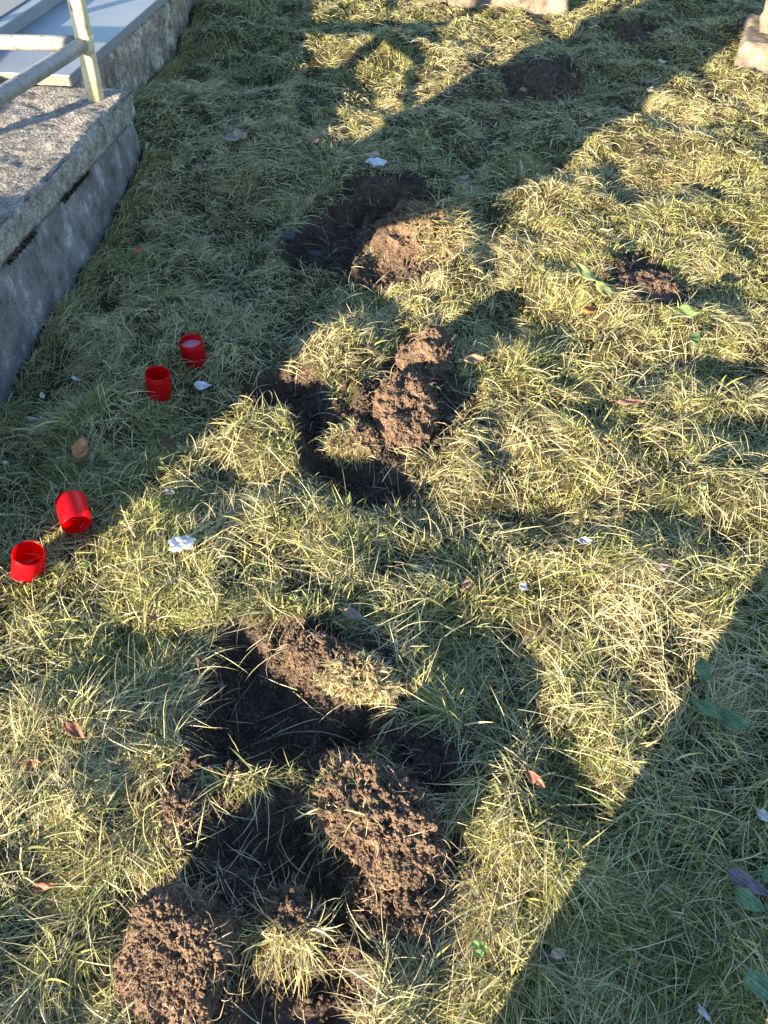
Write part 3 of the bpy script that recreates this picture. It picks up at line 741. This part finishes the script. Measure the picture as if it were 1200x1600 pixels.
# F: small broad leaves of clover and moss among the blades
n = 34000; xy = sample_turf(n, 1.1, key=lambda x, y: clod_key(x, y)*sstep(.45, .75, .5+fbm2(x, y, .3, 91, 2)+.25*(x < 0))); x, y = xy.T
bv = np.array([(0, 0, 0), (.5, .32, .06), (1, .0, .0), (.5, -.32, .06), (.75, .28, .04), (.75, -.28, .04)]); bt = np.array([(0, 3, 1), (1, 3, 4), (3, 5, 4), (4, 5, 2)])
s = rng.uniform(.003, .0075, n)*(1+.15*y); a = rng.uniform(0, 2*PI, n); el = rng.uniform(-.5, 1.2, n); 
ca, sa, ce, se = np.cos(a), np.sin(a), np.cos(el), np.sin(el)
L = bv[None]*s[:, None, None]
X = L[..., 0]*ce[:, None]-L[..., 2]*se[:, None]; Z = L[..., 0]*se[:, None]+L[..., 2]*ce[:, None]
V = np.stack([X*ca[:, None]-L[..., 1]*sa[:, None]+x[:, None], X*sa[:, None]+L[..., 1]*ca[:, None]+y[:, None], Z+(H(x, y)+rng.uniform(.003, .02, n))[:, None]], -1).reshape(-1, 3)
T = (bt[None]+(np.arange(n)*6)[:, None, None]).reshape(-1, 3)
col = np.repeat(GRNCOL[rng.integers(0, 4, n)]*rng.uniform(.5, 1.0, (n, 1)), 6, 0)
yel = np.repeat(fbm2(x, y, .11, 123, 2)+rng.normal(size=n)*.12 > .22, 6); col[yel] = np.array([(.36, .31, .055)])*np.repeat(rng.uniform(.5, 1.1, (n, 1)), 6, 0)[yel]
tag(link('ground_cover', tri_mesh('ground_cover', V, T, col=col), M['grass']), 'tiny green clover and moss leaves low among the grass blades', 'ground cover', kind='stuff')

# G: root fibres and stray straws in the holes
xy = np.concatenate([soil_points(420, -.5, .4, .3, 1.25), soil_points(320, -.7, .5, 1.2, 3.2)]); n = len(xy); x, y = xy.T
col = np.where(rng.random((n, 1)) < .5, np.array([(.30, .23, .16)]), np.array([(.42, .38, .24)]))*rng.uniform(.2, .9, (n, 1))
s = blades(np.stack([x, y, H(x, y)+.001], 1), rng.uniform(0, 2*PI, n), rng.uniform(.015, .085, n), rng.uniform(.0007, .0015, n), rng.uniform(-.2, .9, n), rng.uniform(-.9, .2, n), rng.normal(size=n)*2.2, col, K=10, wig=.2, clear=.003)
tag(blade_obj('root_fibres', [s], M['root']), 'thin pale roots and straws scattered over the dug soil', 'roots', kind='stuff')

# ================================================================== GRAVE CANDLE JARS
def jar(px, py, hpx_off, tilt, label, wax=None, dent=None, scale=1.0, lying=False):
    R_ = .0365*scale; Hh = .085*scale
    prof = [(0, .0), (.85, 0), (.97, .03), (1.0, .08), (1.0, .80), (.985, .85), (.955, .87), (.955, .885), (.98, .90), (.98, .925), (.955, .94), (.955, .985), (.94, 1.0), (.92, .995),
            (.915, .94), (.915, .86), (.955, .80), (.955, .08), (.90, .05), (0, .045)]
    rot = Matrix.Rotation(tilt[2], 4, 'Z') @ Matrix.Rotation(tilt[0], 4, 'X') @ Matrix.Rotation(tilt[1], 4, 'Y')
    g0 = G(px, py)
    root = empty('grave_candle_jar', g0+np.array([0, 0, hpx_off]), label=label, cat='candle jar', group='red plastic grave candle jars')
    seg = 56; V = []; T = []
    for r, z in prof:
        for k in range(seg):
            t = 2*PI*k/seg; rr = R_*r; x, y, zz = rr*math.cos(t), rr*math.sin(t), z*Hh
            if dent: x, y, zz = dent(x, y, zz, t)
            V.append(rot @ Vector((x, y, zz)))
    for i in range(len(prof)-1):
        for k in range(seg):
            a_, b_ = i*seg+k, i*seg+(k+1) % seg; T.append((a_, b_, b_+seg, a_+seg))
    me = tri_mesh('cup', np.array(V), np.array(T), smooth=True)
    bm = bmesh.new(); bm.from_mesh(me); bmesh.ops.remove_doubles(bm, verts=bm.verts, dist=1e-5); bmesh.ops.recalc_face_normals(bm, faces=bm.faces); bm.to_mesh(me); bm.free()
    link('cup', me, M['red'], root)
    if wax:
        bm = bmesh.new(); ret = bmesh.ops.create_cone(bm, cap_ends=True, segments=40, radius1=R_*.93, radius2=R_*.93, depth=wax*Hh)
        bmesh.ops.transform(bm, matrix=rot @ Matrix.Translation((0, 0, Hh*.05+wax*Hh/2)), verts=bm.verts)
        me = bpy.data.meshes.new('wax'); bm.to_mesh(me); bm.free(); link('wax', me, M['wax'], root)
    return root
jar(305, 566, .0, (.05, .02, 0), 'upright red candle jar farthest back, a pale wax filling visible inside', wax=.68)
jar(249, 617, .0, (.03, .15, 0), 'upright empty red candle jar left of and nearer than the wax filled one')
def dent3(x, y, z, t):
    w_ = 1-z/.076
    k = w_*max(0, math.cos(t-3.6))
    lump = .0022*math.sin(5*t+z*120)*w_
    return x-.012*w_*w_+lump*math.cos(t)*1.5, y+.004*w_+lump*math.sin(t)*1.5, z*(1-.06*max(0, math.cos(t+.5)))
jar(51, 900, .012, (.05, .26, 0), 'crumpled red candle jar standing in sunlit grass at the left edge', dent=dent3, scale=1.03)
gj = jar(118, 800, .050, (math.radians(99), 0, math.radians(24)), 'red candle jar tipped on its side with its mouth facing the viewer', scale=1.03)

# ================================================================== LEAVES AND LITTER
def leaf(px, py, ln, wd, yaw_, pitch, roll, col, label, name='dead_leaf', cat='leaf', curl=.3, lobes=0, lift=.012, trans=.15, stem=True, group='fallen leaves in the grass'):
    g0 = G(px, py); nu, nv = 16, 9; V = []; T = []
    for i in range(nu+1):
        t = i/nu; w_ = math.sin(PI*min(1, t**.85))**.75*(1-.25*t)
        if lobes: w_ *= 1+.30*math.sin(t*PI*2*lobes+1)
        w_ *= 1+.06*math.sin(31*t+px)
        for j_ in range(nv):
            s_ = (j_/(nv-1)-.5)*2
            x = (t-.5)*ln; y = s_*w_*wd*.5
            z = .10*wd*math.sin(5*t+2.2*s_+py)*abs(s_) + curl*ln*.5*((t-.4)**2*1.4)+curl*wd*.35*s_*s_*w_ + .06*wd*math.sin(9*t+3*s_+px) - .03*wd*(1-abs(s_))*0
            if lobes: x += .06*ln*abs(s_)*math.sin(t*PI*2*lobes)
            V.append((x, y, z))
    for i in range(nu):
        for j_ in range(nv-1): a_ = i*nv+j_; T.append((a_, a_+nv, a_+nv+1, a_+1))
    V = np.array(V); n0 = len(V)
    rot = Matrix.Rotation(yaw_, 3, 'Z') @ Matrix.Rotation(pitch, 3, 'Y') @ Matrix.Rotation(roll, 3, 'X')
    V = V @ np.array(rot).T
    me = tri_mesh(name, V, np.array(T), smooth=True)
    o = link(name, me, mat_leaf(col, trans)); o.location = g0+np.array([0, 0, lift+.020])
    md = o.modifiers.new('thickness', 'SOLIDIFY'); md.thickness = .0006
    tag(o, label, cat, group)
    if stem and name != 'paper_scrap':
        bm = bmesh.new(); e = rot @ Vector((-.5*ln, 0, curl*ln*.5*.16*1.4)); e2 = rot @ Vector((-.5*ln-.35*ln, .05*ln, .0))
        tube(bm, [e, (e+e2)/2+Vector((0, 0, .004)), e2], .0007, 6); s = bm_obj('stalk', bm, mat_leaf(col, trans)); s.parent = o
    return o
BR = (.30, .125, .05); BR2 = (.26, .14, .075); GY = (.30, .27, .26); TAN = (.42, .30, .18); RD = (.30, .10, .055)
leaf(133, 718, .066, .048, 1.45, -.35, .3, (.42, .19, .09), 'large curled chestnut brown leaf in the shade above the tipped jar', curl=.5, lift=.022)
leaf(125, 1152, .060, .030, -.55, .1, .3, (.17, .08, .05), 'dark brown narrow leaf in the sunlit grass left of the big hole')
leaf(60, 1203, .032, .018, .1, .1, .2, BR, 'small brown leaf in the grass at the left edge beside the straw fan')
leaf(78, 1393, .045, .017, .15, .1, .5, (.22, .10, .06), 'long reddish brown leaf left of the bottom left earth block')
leaf(370, 228, .110, .085, .6, .0, .1, (.33, .24, .19), 'pale brown lobed leaf lying in the shaded grass near the plinth corner', lobes=3)
leaf(312, 282, .05, .04, 2.0, .1, .2, BR2, 'small brown leaf below the pale lobed leaf near the plinth')
leaf(230, 300, .045, .03, .2, .1, .0, (.40, .34, .28), 'small pale leaf close to the foot of the plinth')
leaf(218, 402, .05, .035, 1.2, .2, .2, RD, 'rust brown leaf in the shade by the foot of the plinth, halfway along')
leaf(268, 706, .04, .035, .9, .2, .4, (.12, .05, .035), 'dark brown shrivelled leaf below the two upright jars')
leaf(918, 497, .055, .04, .7, .3, .3, (.50, .16, .04), 'bright orange brown leaf near the small heap at the right')
leaf(980, 641, .075, .028, .15, .1, .2, (.28, .14, .10), 'reddish leaf buried in straw at the right')
leaf(552, 972, .05, .028, -.35, .0, .2, (.24, .17, .14), 'grey brown leaf above the sunlit strip of turned earth')
leaf(833, 1228, .05, .022, -.7, .2, .3, (.22, .10, .07), 'red brown leaf in sunlit grass right of the large lower clod')
leaf(1160, 1388, .085, .036, -.55, .1, .2, (.15, .11, .13), 'purple grey dead leaf at the lower right edge', curl=.15)
leaf(868, 1497, .030, .020, .3, .2, .1, TAN, 'small pale tan leaf in the shade at the lower right')
leaf(582, 303, .060, .05, .3, .1, .1, (.42, .26, .19), 'pinkish leaf lying on top of the dark upper heap', lift=.13)
leaf(815, 158, .06, .035, 1.2, .2, .2, (.34, .22, .13), 'brown leaf at the near foot of the broad molehill', lift=.03)
leaf(888, 140, .07, .06, .4, .1, .1, (.20, .13, .10), 'dull brown leaf on the right flank of the broad molehill', lift=.04)
leaf(1014, 152, .06, .045, 1.0, .2, .2, (.50, .38, .22), 'tan leaf at the edge of the long shadow near the top right')
leaf(1010, 50+88, .05, .04, .4, .1, .1, (.22, .17, .20), 'greyish leaf just above the tan leaf near the top right')
leaf(920, 192, .08, .05, 1.3, .1, .2, (.30, .20, .14), 'faded brown leaf in the shade right below the broad molehill')
leaf(740, 575, .07, .04, .3, .1, .2, (.26, .17, .11), 'brown leaf in the shade right of the tall middle clod')
leaf(910, 858, .035, .022, .1, .1, .2, (.40, .38, .42), 'small bluish grey leaf in the dark straw right of centre')
leaf(1030, 898, .035, .022, .4, .1, .2, (.30, .20, .22), 'small mauve leaf caught in the straw fan at the right')
leaf(728, 925, .035, .02, 1.0, .1, .2, (.30, .17, .13), 'small brown leaf in the grass just right of the centre')
leaf(1185, 1285, .030, .022, -.8, .1, .2, (.45, .42, .42), 'pale leaf scrap in the shade at the right edge')
leaf(985, 1520-10, .02, .014, -.8, .1, .2, (.35, .22, .09), 'tiny ochre leaf in the dark grass at the lower right')
leaf(1090, 1588, .032, .014, 1.9, .4, .2, (.62, .62, .64), 'whitish torn leaf at the bottom edge on the right', lobes=2)
leaf(140, 896, .022, .018, .6, .3, .2, (.45, .48, .10), 'small yellow green leaf in the sun right of the crumpled jar')
leaf(1092, 772, .03, .024, .6, .3, .2, (.45, .48, .16), 'small yellowish leaf in the sunlit grass at the right')
leaf(245, 978, .025, .018, .6, .3, .2, (.40, .16, .09), 'small orange brown leaf in sunlit grass above the big hole')
leaf(725, 290, .045, .03, .6, .1, .2, (.30, .26, .24), 'greyish leaf in the shade right of the dark upper heap')
leaf(440, 225, .05, .03, .6, .1, .2, (.25, .19, .15), 'dull leaf in the shaded grass above the upper hole')
leaf(493, 232, .035, .03, .6, .1, .2, (.22, .12, .09), 'dark leaf in the shaded grass right above the upper hole')
# broad living leaves
GL = 'broad green weed leaves'
DG = (.10, .17, .075); LG = (.24, .28, .12)
leaf(915, 452, .14, .06, 2.2, -.1, .2, LG, 'pale green broad weed leaf left of the small right heap', 'weed_leaf', 'weed leaf', .1, lift=.035, trans=.3, group=GL)
leaf(938, 470, .09, .05, 2.0, -.2, -.2, LG, 'second pale green weed leaf just right of the longer one', 'weed_leaf', 'weed leaf', .1, lift=.03, trans=.3, group=GL)
leaf(1070, 507, .08, .05, -.4, -.1, .2, (.14, .21, .075), 'fresh green weed leaf below the small right heap', 'weed_leaf', 'weed leaf', .1, lift=.03, trans=.3, group=GL)
leaf(1080, 545, .06, .045, 1.0, -.1, .2, (.13, .19, .075), 'green weed leaf below the fresh one in the sunny grass', 'weed_leaf', 'weed leaf', .1, lift=.025, trans=.3, group=GL)
leaf(1098, 1122, .085, .05, 2.4, .1, .2, DG, 'dull green lobed weed leaf in the shade at the right', 'weed_leaf', 'weed leaf', .1, lobes=2, lift=.02, trans=.2, group=GL)
leaf(1135, 1140, .08, .05, -.2, .1, .1, (.12, .19, .09), 'dull green weed leaf right beside the lobed one', 'weed_leaf', 'weed leaf', .1, lift=.018, trans=.2, group=GL)
leaf(1090, 1060, .07, .045, 1.4, .1, .1, DG, 'dark green weed leaf at the edge of the shade above the lobed one', 'weed_leaf', 'weed leaf', .1, lift=.018, trans=.2, group=GL)
leaf(1160, 1418, .060, .040, -.6, .05, .1, (.13, .20, .10), 'oval green weed leaf just under the purple grey dead leaf', 'weed_leaf', 'weed leaf', .08, lift=.02, trans=.2, group=GL)
leaf(1182, 1552, .072, .045, -.55, .05, .1, (.12, .20, .11), 'large oval green weed leaf at the bottom right corner', 'weed_leaf', 'weed leaf', .08, lift=.022, trans=.2, group=GL)
leaf(1190, 1372, .05, .022, .9, -.2, .1, (.10, .19, .08), 'narrow green weed leaf at the right edge beside the purple one', 'weed_leaf', 'weed leaf', .08, lift=.02, trans=.2, group=GL)
leaf(262, 1020, .045, .028, 1.3, -.1, .1, (.10, .15, .07), 'dark green weed leaf left of the far end of the big hole', 'weed_leaf', 'weed leaf', .08, lift=.018, trans=.2, group=GL)
# three-leaf clover
g0 = G(746, 1490)
cl = empty('clover', g0, label='three round green clover leaves in the grass at the bottom right of centre', cat='clover')
for k, a in enumerate((.4, 2.3, 4.6)):
    bm = bmesh.new(); r = .0075; c = Vector((math.cos(a)*.0085, math.sin(a)*.0085, .034)); vs = []
    ct = bm.verts.new(c+Vector((0, 0, -.001)))
    for i in range(16):
        t = 2*PI*i/16; rr = r*(1-.12*max(0, math.cos(t-a))**8); vs.append(bm.verts.new(c+Vector((rr*math.cos(t), rr*math.sin(t), .001))))
    for i in range(16): bm.faces.new([ct, vs[i], vs[(i+1) % 16]])
    me = bpy.data.meshes.new('leaflet'); bm.to_mesh(me); bm.free(); link('leaflet', me, mat_leaf((.20, .34, .11), .3), cl)
bm = bmesh.new(); tube(bm, [(0, 0, -.005), (.002, 0, .015), (0, 0, .033)], .0007, 6); s = bm_obj('stalk', bm, M['root']); s.parent = cl

# paper / petal scraps
for (px, py, ln, wd, yw, c, lb) in ((319, 614, .052, .036, .1, (.50, .52, .58), 'flat torn grey white scrap right of the two upright jars'),
                                    (71, 629, .036, .016, -1.0, (.60, .58, .52), 'small white petal scrap in the shade left of the upright jars'),
                                    (123, 603, .035, .012, -.5, (.55, .56, .58), 'thin white scrap left of the nearer upright jar'),
                                    (55, 665, .028, .012, -.1, (.45, .48, .52), 'small pale scrap near the foot of the plinth below the white petal'),
                                    (14, 733, .016, .010, 0, (.62, .64, .68), 'tiny white scrap at the left edge above the jars'),
                                    (268, 780, .030, .020, -.3, (.40, .38, .36), 'dull grey scrap in the grass above the silver foil'),
                                    (816, 927, .022, .026, 1.0, (.60, .60, .64), 'small white scrap in the dark grass right of centre'),
                                    (945, 370, .05, .016, .1, (.55, .55, .30), 'pale yellowish scrap in the sunny grass at the right'),
                                    (1033, 105, .05, .03, .1, (.55, .52, .48), 'small pale scrap in the shade near the far molehill')):
    leaf(px, py, ln, wd, yw, .1, .15, c, lb, 'paper_scrap', 'scrap', .5, lobes=0, lift=.006, trans=.1, stem=False, group='pale scraps lying in the grass')
def foil(px, py, r, label, seed, lift=.032):
    V, T = ICO2 if r < 0 else ico(3); V = V.copy()*np.array([1.25, .9, .55]); N = V/np.linalg.norm(V, axis=1)[:, None]
    V = V*(1+.55*fbm3(V, .55, seed, 3, .6))[:, None]*r
    o = link('foil_ball', tri_mesh('foil_ball', V, T), M['foil']); o.location = G(px, py)+np.array([0, 0, lift])
    tag(o, label, 'foil', 'crumpled pieces of foil'); return o
foil(284, 862, .023, 'crumpled silver foil in the grass between the tipped jar and the big hole', 5)
foil(589, 287, .024, 'crumpled white silver foil on the rim behind the dark upper heap', 8, .085)
# stones
def stone(px, py, ax, col, label, seed, lift=0):
    V, T = ico(4); V = V.copy()*(1+.30*fbm3(V, .9, seed, 3))[:, None]*np.array(ax)
    m, nt, out = new_mat('field_stone'); n = noise_node(nt, 90, 4, .7, gcoord(nt))
    r = ramp(nt, n.outputs[0], [(.3, tuple(v*.6 for v in col)), (.7, col)]); principled(nt, out, r.outputs[0], .85, .2, 0, bump(nt, n.outputs[0], .4, .002))
    o = link('stone', tri_mesh('stone', V, T, smooth=True), m); p = G(px, py); o.location = p+np.array([0, 0, ax[2]*.3+lift]); tag(o, label, 'stone', 'small stones in the dug earth')
stone(491, 398, (.035, .016, .012), (.085, .075, .072), 'flat grey stone in the bottom of the upper hole', 1)
stone(450, 370, (.028, .02, .014), (.07, .07, .08), 'dark bluish stone at the left side of the upper hole', 2)
stone(248, 1463, (.006, .005, .004), (.62, .52, .34), 'tiny pale pebble stuck in the sunlit face of the bottom left block', 3, .075)
stone(347, 1078, (.006, .016, .005), (.22, .20, .19), 'small grey root stub on the left wall of the big hole', 4, .01)
stone(860, 1500, (.02, .014, .01), (.10, .09, .10), 'dark stone half hidden in the shaded grass at the lower right', 6)

# ================================================================== THE PHOTOGRAPHER (behind the camera; the legs throw the shade at the lower right)
def skin_body(name, joints, edges, mat, parent, root=0):
    me = bpy.data.meshes.new(name); me.from_pydata([j_[0] for j_ in joints], edges, []); me.update()
    o = link(name, me, mat, parent)
    md = o.modifiers.new('skin', 'SKIN'); md.use_smooth_shade = True
    for v, j_ in zip(me.skin_vertices[0].data, joints): v.radius = (j_[1], j_[1] if len(j_) < 3 else j_[2])
    me.skin_vertices[0].data[root].use_root = True
    sb = o.modifiers.new('sub', 'SUBSURF'); sb.levels = 1; sb.render_levels = 2
    return o
m, nt, out = new_mat('dark_clothing'); n = noise_node(nt, 60, 3, .6, gcoord(nt)); r = ramp(nt, n.outputs[0], [(.3, (.03, .035, .05)), (.7, (.06, .07, .09))]); principled(nt, out, r.outputs[0], .9, .2); M['cloth'] = m
m, nt, out = new_mat('skin_tone'); principled(nt, out, (.55, .34, .25), .5, .4); M['skin'] = m
m, nt, out = new_mat('brown_hair'); principled(nt, out, (.06, .035, .02), .6, .3); M['hair'] = m
m, nt, out = new_mat('black_glass'); principled(nt, out, (.02, .02, .022), .15, .5); M['black'] = m
zg = h1(.1, -.22)
pers = empty('person', (.04, -.23, zg), label='person in dark clothes standing behind the camera holding up a phone', cat='person')
J = [((0, 0, .94), .16, .11), ((0, 0, 1.10), .155, .105), ((0, .0, 1.28), .17, .11), ((0, 0, 1.42), .13, .09), ((0, .01, 1.50), .055), ((0, .03, 1.60), .085, .095), ((0, .03, 1.69), .085, .095),
     ((.095, 0, .86), .10), ((.095, .02, .48), .105), ((.095, 0, .10), .110), ((.125, .12, .045), .045),
     ((-.095, 0, .86), .10), ((-.095, .03, .48), .105), ((-.105, .03, .10), .110), ((-.125, .12, .045), .045),
     ((.20, .0, 1.40), .06), ((.25, .04, 1.16), .045), ((.06, .20, 1.28), .034), ((.01, .22, 1.33), .030),
     ((-.20, .0, 1.40), .06), ((-.27, .04, 1.16), .045), ((-.19, .20, 1.28), .034), ((-.15, .22, 1.33), .030)]
E_ = [(0, 1), (1, 2), (2, 3), (3, 4), (4, 5), (5, 6), (0, 7), (7, 8), (8, 9), (9, 10), (0, 11), (11, 12), (12, 13), (13, 14), (3, 15), (15, 16), (16, 17), (17, 18), (3, 19), (19, 20), (20, 21), (21, 22)]
skin_body('body', J, E_, M['cloth'], pers)
V, T = ico(4); V = V*np.array([.095, .11, .10]); V = V[:, :]+np.array([0, .015, 1.70]); link('hair', tri_mesh('hair', V, T, smooth=True), M['hair'], pers)
ph = empty('phone', (0, -.035, CAMZ), label='dark phone held out by the person behind the camera', cat='phone')
bm = bmesh.new(); box_bm(bm, [(-.037, -.075, -.0045), (.037, -.075, -.0045), (.037, .075, -.0045), (-.037, .075, -.0045), (-.037, -.075, .0045), (.037, -.075, .0045), (.037, .075, .0045), (-.037, .075, .0045)])
bmesh.ops.bevel(bm, geom=bm.edges[:], offset=.003, segments=2, affect='EDGES')
me = bpy.data.meshes.new('handset'); bm.to_mesh(me); bm.free(); o = link('handset', me, M['black'], ph)
ph.rotation_euler = (math.radians(43), 0, 0); ph.location = (0, -.012, CAMZ+.012)
print('blades done; objects', len(bpy.data.objects))
